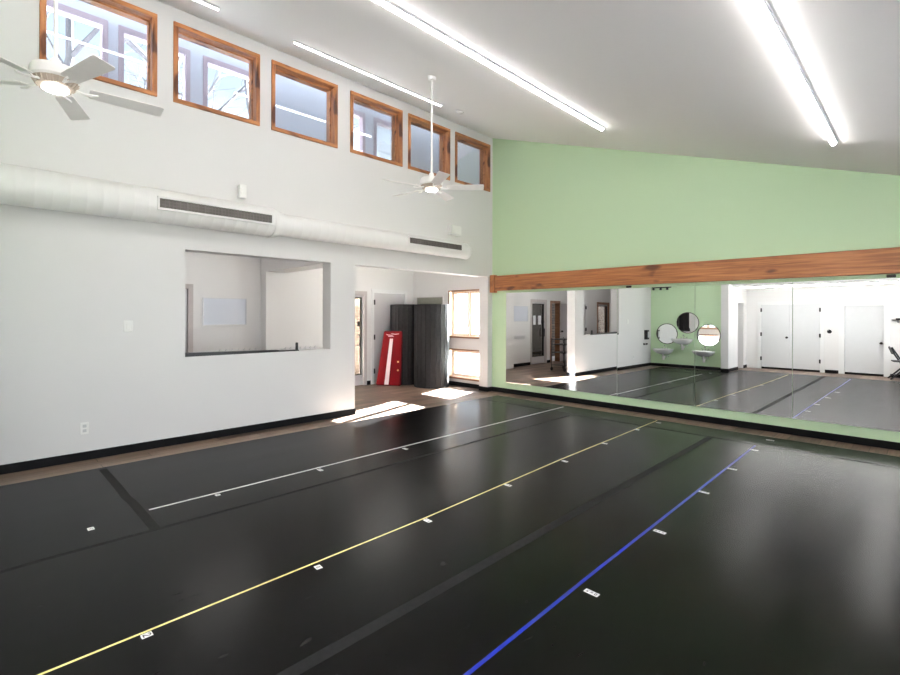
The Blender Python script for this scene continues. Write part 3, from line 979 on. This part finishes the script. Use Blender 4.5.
# ------------------------------------------------------------------ ceiling fans
def make_fan():
    t = thing('ceiling_fan', '', 'ceiling fan', (0, 0, 0), 0, 'white ceiling fans')
    bm = BM(); lathe(bm, [(0.012, 1.40), (0.012, 0.16)], 'z', (0, 0, 0), 14)
    finish(bm, 'downrod', M['fan_white'], t, True)
    bm = BM(); lathe(bm, [(0.012, 0.22), (0.03, 0.20), (0.035, 0.155), (0.09, 0.15), (0.132, 0.138), (0.14, 0.115), (0.14, 0.07), (0.128, 0.055)], 'z', (0, 0, 0), 36)
    finish(bm, 'motor_housing', M['fan_white'], t, True)
    bm = BM(); lathe(bm, [(0.127, 0.056), (0.105, 0.018), (0.075, 0.012)], 'z', (0, 0, 0), 36)
    for i in range(24):
        a = 2 * PI * i / 24
        c, s = math.cos(a), math.sin(a)
        tube(bm, [(0.128 * c, 0.128 * s, 0.056), (0.103 * c, 0.103 * s, 0.014)], 0.005, 5)
    finish(bm, 'vent_ring', M['fan_bronze'], t)
    bm = BM(); lathe(bm, [(0.072, 0.013), (0.076, -0.002), (0.066, -0.010), (0.04, -0.014), (0.001, -0.016)], 'z', (0, 0, 0), 32)
    finish(bm, 'lamp_lens', M['lamp'], t, True)
    for k in range(5):
        e = bpy.data.objects.new('blade', None)
        bm = BM()
        pts = [(0.185, -0.048), (0.20, -0.054), (0.62, -0.066), (0.64, -0.056), (0.64, 0.056), (0.62, 0.066), (0.20, 0.054), (0.185, 0.048)]
        prism(bm, pts, 2, -0.003, 0.003)
        bmesh.ops.rotate(bm, verts=bm.verts, cent=(0, 0, 0), matrix=Matrix.Rotation(math.radians(-13), 3, 'X'))
        b = finish(bm, 'blade', M['fan_blade'], t)
        bpy.data.objects.remove(e)
        b.rotation_euler = (0, 0, 2 * PI * k / 5)
        b.location = (0, 0, 0.03)
        bm = BM()
        tube(bm, [(0.10, 0, 0.0), (0.15, 0.0, -0.012), (0.19, 0.025, -0.008), (0.235, 0.03, 0.0)], 0.008, 6)
        tube(bm, [(0.10, 0, 0.0), (0.15, 0.0, -0.012), (0.19, -0.025, -0.018), (0.235, -0.03, -0.014)], 0.008, 6)
        finish(bm, 'blade_arm', M['fan_white'], b, True)
    return t
FZ = 3.035
f1 = make_fan()
for (x, y, ph, lb, t) in ((1.84, -3.375, 42, 'white five blade ceiling fan on a long rod, hanging before the far clerestory windows', f1),
                          (1.93, -6.97, 16, 'white five blade ceiling fan hanging nearest the camera, before the leftmost clerestory window', copy_tree(f1))):
    t.location = (x, y, FZ)
    t.rotation_euler = (0, 0, math.radians(ph))
    t['label'] = lb
    top = cz(x) - FZ
    bm = BM()
    lathe(bm, [(0.012, top - 0.06), (0.042, top - 0.05), (0.05, top - 0.015), (0.052, top + 0.018)], 'z', (0, 0, 0), 24)
    finish(bm, 'canopy', M['fan_white'], t, True)
    for ch in t.children:
        if ch.name.startswith('downrod'):
            ch.scale = (1, 1, (top - 0.03) / 1.40)

# ------------------------------------------------------------------ linear ceiling lights
ANG = math.atan(CS)
def fixture(x, y0, y1, w, label, group, flat=None, lens='led', dep=0.03, rz=0.0):
    z = cz(x) if flat is None else flat
    t = thing('linear_light', label, 'ceiling light', (x, (y0 + y1) / 2, z), 0, group)
    t.rotation_euler = (0, -ANG if flat is None else 0, rz)
    h = (y1 - y0) / 2
    bm = BM(); bx(bm, -w / 2, w / 2, -h, h, -0.022, 0.0)
    finish(bm, 'light_channel', M['led_body'], t)
    bm = BM()
    n = 8
    prof = [(-w / 2 + 0.004 + (w - 0.008) * i / n, -0.022 - dep * math.sin(PI * i / n) ** 0.7) for i in range(n + 1)]
    prism(bm, prof, 1, -h + 0.008, h - 0.008)
    finish(bm, 'light_lens', M[lens], t, True)
    return t
G1, G2, G3 = 'ceiling lights nearest the clerestory windows', 'ceiling lights in the middle row', 'ceiling lights in the rightmost row'
fixture(0.81, -4.653, -2.21, 0.045, 'linear ceiling light closest above the clerestory windows, whole length in view', G1, None, 'led_dim', 0.016)
fixture(0.81, -7.55, -5.507, 0.045, 'linear ceiling light above the leftmost clerestory windows, only its end in view', G1, None, 'led_dim', 0.016)
seg = ['farthest fixture of the middle row of ceiling lights, pointing at the green wall', 'second fixture from the green wall in the middle row of ceiling lights',
       'third fixture from the green wall in the middle row of ceiling lights', 'fourth fixture from the green wall in the middle row of ceiling lights', 'rearmost fixture of the middle row of ceiling lights']
for k in range(5):
    y1 = -1.385 - 1.225 * k
    fixture(3.07, y1 - 1.222, y1, 0.06, seg[k], G2)
seg = ['farthest fixture of the right row of ceiling lights, nearest the green wall', 'second fixture from the green wall in the right row of ceiling lights',
       'third fixture from the green wall in the right row of ceiling lights', 'fourth fixture from the green wall in the right row of ceiling lights', 'rearmost fixture of the right row of ceiling lights']
for k in range(5):
    y1 = -1.385 - 1.225 * k
    fixture(5.51, y1 - 1.222, y1, 0.06, seg[k], G3)

G4 = 'added fill lights on the low ceiling by the closet doors'  # fill lights added to brighten the closet area
for k, x in enumerate((3.1, 4.45, 5.8, 7.15)):
    fixture(x, -8.08 - 0.674, -8.08 + 0.674, 0.06, 'added linear fill light under the low back ceiling, ' + ['nearest the sinks', 'second from the sinks', 'third from the sinks', 'farthest from the sinks'][k], G4, 2.386, 'led_fill', 0.024, PI / 2)
G5 = 'added fill lights on the hall ceiling'  # these fixtures are added to brighten the hall
fixture(-1.25, -8.6, -7.4, 0.07, 'added linear fill light on the hall ceiling at its far end', G5, 2.743, 'led')
fixture(-1.25, -5.3, -4.2, 0.07, 'added linear fill light on the hall ceiling behind the pass-through opening', G5, 2.743, 'led')
fixture(-1.15, -2.4, -1.2, 0.07, 'added linear fill light on the hall ceiling above the rolled mats', G5, 2.743, 'led')

t = thing('smoke_detector', 'small round white smoke detector on the ceiling above the last clerestory window', 'smoke detector', (0.893, -1.882, cz(0.893)))
t.rotation_euler = (0, -ANG, 0)
bm = BM(); lathe(bm, [(0.065, 0.0), (0.065, -0.015), (0.055, -0.03), (0.03, -0.045), (0.001, -0.047)], 'z', (0, 0, 0), 24)
finish(bm, 'detector_body', M['plastic'], t, True)

# ------------------------------------------------------------------ hall contents
def rolled_mat(cx, cy, R, h, n, ph, label):
    t = thing('rolled_mat', label, 'gym mat', (cx, cy, -0.004), ph, 'charcoal gym mats standing in the hall corner')
    bm = BM()
    # plank-like facets separated by narrow grooves, rolled into a column
    prof = []
    for i in range(n):
        a0, a1 = 2 * PI * i / n, 2 * PI * (i + 1) / n
        g = (a1 - a0) * 0.05
        prof += [(R * math.cos(a0 + g), R * math.sin(a0 + g)), (R * math.cos(a1 - g), R * math.sin(a1 - g)), ((R - 0.016) * math.cos(a1), (R - 0.016) * math.sin(a1))]
    prism(bm, prof, 2, 0.0, h)
    o = finish(bm, 'mat_roll', M['mat_dark'], t)
    bm = BM()
    pts = []
    for i in range(70):
        a = i * 0.32
        r = 0.05 + (R - 0.06) * i / 69
        pts.append((r * math.cos(a), r * math.sin(a), h + 0.001))
    tube(bm, pts, 0.004, 4)
    finish(bm, 'roll_end', M['mat_seam'], t)
rolled_mat(-1.33, -0.405, 0.375, 1.73, 22, 0.05, 'tall charcoal ribbed rolled mat standing nearest the hall window')
rolled_mat(-2.065, -0.52, 0.33, 1.735, 22, 0.0, 'tall charcoal rolled mat standing behind the red mat, before the grey door')

# red tapered mat leaning in front
t = thing('red_mat', 'red tapered mat with a white stripe leaning by the grey door', 'gym mat', (-2.237, -1.195, -0.004), math.atan2(0.302, 0.455))
lean = 0.05
def RM(s, z, d):
    return (s, d + lean * z / 1.16, z)
def quadprism(bm, q, d0, d1):
    A = [bm.verts.new(RM(s, z, d0)) for s, z in q]
    B = [bm.verts.new(RM(s, z, d1)) for s, z in q]
    bm.faces.new(A); bm.faces.new(list(reversed(B)))
    for i in range(len(q)):
        j = (i + 1) % len(q)
        bm.faces.new((A[j], A[i], B[i], B[j]))
bm = BM()
quadprism(bm, [(0.0, 0.0), (0.545, 0.0), (0.56, 1.16), (0.165, 1.16)], 0.0, 0.07)
bmesh.ops.bevel(bm, geom=list(bm.edges), offset=0.012, segments=2, affect='EDGES')
pad = finish(bm, 'red_pad', M['red'], t)
bm = BM(); quadprism(bm, [(0.19, 0.02), (0.285, 0.02), (0.37, 1.0), (0.30, 1.0)], -0.004, 0.001)
finish(bm, 'white_stripe', M['stripe'], t)
bm = BM()
for q in ([(0.22, 1.085), (0.26, 1.07), (0.36, 1.065), (0.36, 1.078), (0.26, 1.085), (0.22, 1.10)],
          [(0.33, 1.10), (0.42, 1.088), (0.50, 1.10), (0.50, 1.112), (0.42, 1.102), (0.33, 1.112)],
          [(0.26, 1.045), (0.33, 1.04), (0.39, 1.05), (0.39, 1.058), (0.33, 1.05), (0.26, 1.055)]):
    quadprism(bm, q, -0.003, 0.001)
finish(bm, 'white_emblem', M['stripe'], t)
for z in (0.33, 0.51):
    bm = BM(); quadprism(bm, [(0.49 + 0.02 * math.cos(a * PI / 5), z + 0.02 * math.sin(a * PI / 5)) for a in range(10)], -0.005, 0.001)
    finish(bm, 'grommet', M['yellow_tape'], t)

# board on the hall window wall
t = thing('notice_board', 'grey-green board on the hall wall, top edge showing above the rolled mats', 'board', (-1.82, 0.0, 1.12))
bm = BM(); bx(bm, -0.42, 0.42, -0.018, 0.0, 0, 0.78, 0.003)
finish(bm, 'board_face', M['board'], t)
bm = BM()
for (a, b, c, d_) in ((-0.43, 0.43, -0.012, 0.004), (-0.43, 0.43, 0.776, 0.79)):
    bx(bm, a, b, -0.022, 0.0, c, d_)
for (a, b) in ((-0.43, -0.416), (0.416, 0.43)):
    bx(bm, a, b, -0.022, 0.0, 0, 0.78)
finish(bm, 'board_frame', M['frame_grey'], t)

# whiteboard and coat hooks on the hall wall
t = thing('whiteboard', 'small framed whiteboard on the hall wall behind the pass-through opening', 'whiteboard', (XH, -4.26, 1.32))
bm = BM(); bx(bm, 0.0, 0.012, -0.35, 0.35, 0.01, 0.455)
finish(bm, 'board_face', M['whiteboard'], t)
bm = BM()
bx(bm, 0, 0.02, -0.362, 0.362, 0.0, 0.014); bx(bm, 0, 0.02, -0.362, 0.362, 0.451, 0.465)
bx(bm, 0, 0.02, -0.362, -0.348, 0.014, 0.451); bx(bm, 0, 0.02, 0.348, 0.362, 0.014, 0.451)
finish(bm, 'board_frame', M['alu'], t)
def hook_rail(x, y0, y1, z, n, label):
    t = thing('coat_hook_rail', label, 'coat hooks', (x, (y0 + y1) / 2, z), 0, 'coat hook rails on the hall wall')
    h = (y1 - y0) / 2
    bm = BM(); bx(bm, 0, 0.015, -h, h, -0.035, 0.035, 0.003)
    finish(bm, 'rail', M['frame_white'], t)
    for i in range(n):
        y = -h + 2 * h * (i + 0.5) / n
        bm = BM(); tube(bm, [(0.012, y, -0.03), (0.05, y, -0.035), (0.065, y, -0.01), (0.06, y, 0.012)], 0.006, 6)
        tube(bm, [(0.012, y, 0.02), (0.055, y, 0.03), (0.075, y, 0.055)], 0.006, 6)
        finish(bm, 'coat_hook', M['plastic_grey'], t, True)
hook_rail(XH, -4.42, -3.70, 0.86, 7, 'white rail of coat hooks on the hall wall under the whiteboard')
hook_rail(-2.18, -3.35, -2.66, 0.86, 7, 'white rail of coat hooks on the boxed-out hall pier, right of the whiteboard')

# two notices on the rear glass door
for y, w, lb in ((-5.33, 0.16, 'white paper notice on the rear glass door, wider of the two'), (-5.05, 0.13, 'white paper notice on the rear glass door, narrower of the two')):
    o = box_obj('paper_notice', M['paper'], XH - 0.049, XH - 0.046, y - w / 2, y + w / 2, 1.22, 1.50)
    tag(o, lb, 'paper', 'paper notices on the rear glass door')

# rolling cart in the hall
t = thing('rolling_cart', 'narrow black metal rolling cart in the hall, seen in the leftmost mirror', 'cart', (-0.92, -4.25, -0.004))
for sx in (-1, 1):
    for sy in (-1, 1):
        bm = BM(); tube(bm, [(sx * 0.2, sy * 0.3, 0.10), (sx * 0.2, sy * 0.3, 0.89)], 0.012, 8)
        finish(bm, 'post', M['black_metal'], t, True)
        bm = BM(); lathe(bm, [(0.045, -0.015), (0.05, -0.008), (0.05, 0.008), (0.045, 0.015)], 'x', (sx * 0.2, sy * 0.3, 0.05), 16)
        finish(bm, 'caster', M['black'], t, True)
for z in (0.16, 0.50, 0.72, 0.86):
    bm = BM()
    bx(bm, -0.21, 0.21, -0.31, 0.31, z - 0.012, z + 0.006, 0.003)
    finish(bm, 'shelf', M['black_metal'], t)

# ------------------------------------------------------------------ sink wall fittings
def make_sink():
    t = thing('wall_sink', '', 'sink', (0, 0, 0), 0, 'white wall-hung sinks on the green wall')
    # basin: D-shaped rings lofted with a hollow bowl
    def ring(bm, w, d, z, n=28, back=0.0):
        vs = []
        for i in range(n):
            a = 2 * PI * i / n
            ca, sa = math.cos(a), math.sin(a)
            px = w / 2 * math.copysign(abs(ca) ** 0.6, ca)
            py = back + d / 2 + d / 2 * math.copysign(abs(sa) ** 0.75, sa)
            vs.append(bm.verts.new((px, py, z)))
        return vs
    bm = BM()
    R = [ring(bm, 0.20, 0.16, -0.17, back=0.02), ring(bm, 0.40, 0.32, -0.13), ring(bm, 0.55, 0.43, -0.055), ring(bm, 0.58, 0.46, -0.01), ring(bm, 0.57, 0.45, 0.0),
         ring(bm, 0.48, 0.30, -0.002, back=0.12), ring(bm, 0.44, 0.27, -0.03, back=0.13), ring(bm, 0.28, 0.18, -0.11, back=0.17), ring(bm, 0.06, 0.05, -0.125, back=0.22)]
    for a, b in zip(R[:-1], R[1:]):
        for i in range(28):
            j = (i + 1) % 28
            bm.faces.new((a[i], a[j], b[j], b[i]))
    bm.faces.new(R[0]); bm.faces.new(R[-1])
    finish(bm, 'basin', M['porcelain'], t, True)
    bm = BM(); bx(bm, -0.09, 0.09, 0.035, 0.085, 0.0, 0.012, 0.004)
    tube(bm, [(0, 0.06, 0.01), (0, 0.06, 0.09), (0, 0.085, 0.115), (0, 0.15, 0.11), (0, 0.165, 0.085)], 0.011, 10)
    fa = finish(bm, 'faucet', M['chrome'], t, True)
    for s in (-1, 1):
        bm = BM(); tube(bm, [(s * 0.07, 0.06, 0.01), (s * 0.07, 0.06, 0.04), (s * 0.105, 0.075, 0.05)], 0.010, 8)
        finish(bm, 'tap_handle', M['chrome'], fa, True)
    bm = BM()
    tube(bm, [(0, 0.21, -0.12), (0, 0.21, -0.27), (0.0, 0.19, -0.315), (0.0, 0.15, -0.315), (0.0, 0.13, -0.27), (0.0, 0.11, -0.24), (0.0, 0.004, -0.24)], 0.028, 10)
    finish(bm, 'drain_trap', M['plastic'], t, True)
    for s in (-1, 1):
        bm = BM(); tube(bm, [(s * 0.09, 0.004, -0.25), (s * 0.09, 0.04, -0.25), (s * 0.085, 0.06, -0.05), (s * 0.07, 0.06, -0.02)], 0.007, 6)
        finish(bm, 'supply_pipe', M['chrome'], t, True)
    return t
s0 = make_sink()
SK = [(0.46, 0.545, 'low white wall-hung sink under the left round mirror'), (1.01, 0.87, 'white wall-hung sink mounted highest, in the middle of the three'), (1.60, 0.545, 'low white wall-hung sink under the right round mirror')]
for i, (x, z, lb) in enumerate(SK):
    s = s0 if i == 0 else copy_tree(s0)
    s.location = (x, YS, z)
    s['label'] = lb
def round_mirror(x, z, r, lb):
    t = thing('round_mirror', lb, 'mirror', (x, YS, z), 0, 'round mirrors over the sinks')
    bm = BM(); lathe(bm, [(r - 0.018, 0.0), (r, 0.0), (r, 0.028), (r - 0.014, 0.028), (r - 0.018, 0.014)], 'y', (0, 0, 0), 48, cap=False)
    finish(bm, 'mirror_frame', M['bronze'], t, True)
    bm = BM(); lathe(bm, [(r - 0.014, 0.0), (r - 0.014, 0.012)], 'y', (0, 0, 0), 48)
    finish(bm, 'mirror_glass', M['mirror'], t)
round_mirror(0.50, 1.0, 0.315, 'dark framed round mirror at the left, over a low sink')
round_mirror(1.10, 1.345, 0.315, 'dark framed round mirror hung highest, over the middle sink')
round_mirror(1.675, 0.99, 0.315, 'dark framed round mirror at the right, over a low sink')
t = thing('soap_dispenser', 'black dispenser on the white left wall near the sink corner', 'dispenser', (0, -7.36, 0.82))
bm = BM(); bx(bm, 0, 0.10, -0.075, 0.075, 0.0, 0.29, 0.012, 2)
finish(bm, 'dispenser_body', M['black'], t)
bm = BM(); bx(bm, 0.098, 0.106, -0.045, 0.045, 0.06, 0.24, 0.004)
finish(bm, 'dispenser_window', M['plastic_grey'], t)
for y, lb in ((-7.43, 'small dark peg under the black dispenser, nearer the sinks'), (-7.25, 'small dark peg under the black dispenser, farther from the sinks')):
    bm = BM(); lathe(bm, [(0.028, 0.0), (0.028, 0.012), (0.016, 0.02), (0.024, 0.045), (0.012, 0.055)], 'x', (-0.003, y, 0.68), 14)
    o = finish(bm, 'coat_peg', M['bronze'], None, True)
    tag(o, lb, 'peg', 'pegs under the dispenser')
t = thing('track_light', 'small black track light high on the green sink wall, cut by the mirror top', 'track light', (0.32, YS, 2.425))
bm = BM(); bx(bm, -0.28, 0.30, 0.0, 0.03, -0.015, 0.015)
finish(bm, 'track', M['black'], t)
for x in (-0.22, 0.0, 0.20):
    bm = BM(); lathe(bm, [(0.03, 0.0), (0.035, -0.07), (0.02, -0.075)], 'z', (x, 0.06, -0.01), 14)
    tube(bm, [(x, 0.02, 0.0), (x, 0.06, -0.01)], 0.008, 6)
    finish(bm, 'spot_head', M['black'], t, True)

# closet wall fittings
t = thing('thermostat', 'small round black thermostat on the back wall between the closet and the single door', 'thermostat', (4.245, YC - 0.003, 1.14))
bm = BM(); lathe(bm, [(0.052, 0.0), (0.052, 0.012), (0.046, 0.026), (0.001, 0.028)], 'y', (0, 0, 0), 24)
finish(bm, 'thermostat_body', M['black'], t, True)
bm = BM(); lathe(bm, [(0.054, 0.0), (0.054, 0.008), (0.05, 0.01)], 'y', (0, 0, 0), 24)
finish(bm, 'thermostat_ring', M['chrome'], t, True)
t = thing('wall_shelf', 'small black wall-mounted rack right of the single white door', 'rack', (5.78, YC, 1.46))
bm = BM(); bx(bm, -0.26, 0.35, 0.0, 0.10, 0.0, 0.018, 0.003); bx(bm, -0.19, 0.35, 0.02, 0.09, 0.018, 0.055, 0.004)
finish(bm, 'rack_board', M['black'], t)
for x in (-0.15, 0.2):
    bm = BM(); tube(bm, [(x, 0.0, -0.06), (x, 0.07, -0.002)], 0.008, 6)
    finish(bm, 'bracket', M['black_metal'], t, True)

t = thing('folding_chair', 'black folding chair standing by the back wall, right of the single door', 'chair', (5.70, -8.95, -0.004), math.radians(80))
for s in (-1, 1):
    bm = BM(); tube(bm, [(s * 0.20, -0.24, 0.0), (s * 0.20, 0.20, 0.80)], 0.018, 8)
    finish(bm, 'leg', M['black_metal'], t, True)
    bm = BM(); tube(bm, [(s * 0.18, 0.22, 0.0), (s * 0.18, -0.20, 0.45)], 0.018, 8)
    finish(bm, 'leg', M['black_metal'], t, True)
bm = BM(); bx(bm, -0.20, 0.20, -0.22, 0.16, 0.435, 0.465, 0.01, 2)
finish(bm, 'seat', M['black'], t)
bm = BM(); bx(bm, -0.21, 0.21, 0.13, 0.155, 0.62, 0.80, 0.01, 2)
bmesh.ops.rotate(bm, verts=bm.verts, cent=(0, 0.13, 0.62), matrix=Matrix.Rotation(math.radians(-20), 3, 'X'))
finish(bm, 'backrest', M['black'], t)
bm = BM(); tube(bm, [(-0.18, 0.12, 0.11), (0.18, 0.12, 0.11)], 0.009, 6)
finish(bm, 'stretcher', M['black_metal'], t, True)

# ------------------------------------------------------------------ light
w = bpy.data.worlds.new('sky'); SC.world = w
w.use_nodes = True
nt = w.node_tree
bg = nt.nodes['Background']
tc = nt.nodes.new('ShaderNodeTexCoord')
sp = nt.nodes.new('ShaderNodeSeparateXYZ')
nt.links.new(tc.outputs['Generated'], sp.inputs['Vector'])
rp = nt.nodes.new('ShaderNodeValToRGB')
rp.color_ramp.elements[0].position = 0.05
rp.color_ramp.elements[0].color = (0.90, 0.95, 1.0, 1)
rp.color_ramp.elements[1].position = 0.38
rp.color_ramp.elements[1].color = (0.125, 0.14, 0.165, 1)
nt.links.new(sp.outputs['Z'], rp.inputs['Fac'])
nt.links.new(rp.outputs['Color'], bg.inputs['Color'])
bg.inputs['Strength'].default_value = SKY_STR
sd = bpy.data.lights.new('sun', 'SUN')
sd.energy = SUN_STR
sd.angle = math.radians(0.6)
sd.color = (1.0, 0.98, 0.965)
so = bpy.data.objects.new('sun', sd)
COL.objects.link(so)
so.location = (-4, 10, 8)
so.rotation_euler = Vector((0.55, -1.95, -1.0)).to_track_quat('-Z', 'Y').to_euler()

# ------------------------------------------------------------------ camera
cd = bpy.data.cameras.new('camera')
cam = bpy.data.objects.new('camera', cd)
COL.objects.link(cam)
cd.sensor_width = 36.0
cd.lens = 480.92 / 900 * 36.0
cd.shift_y = -(337.5 - 315.32) / 900
cd.clip_start = 0.05
cam.matrix_world = Matrix.Translation((6.1618, -7.3999, 1.5)) @ Matrix.Rotation(0.7818, 4, 'Z') @ Matrix.Rotation(PI / 2, 4, 'X') @ Matrix.Rotation(ROLL if 'ROLL' in globals() else 0.0029, 4, 'Z')
SC.camera = cam
SC.view_settings.view_transform = 'Standard'
SC.view_settings.look = 'None'
SC.view_settings.gamma = 1
SC.view_settings.use_curve_mapping = False
SC.view_settings.exposure = EXPOSURE
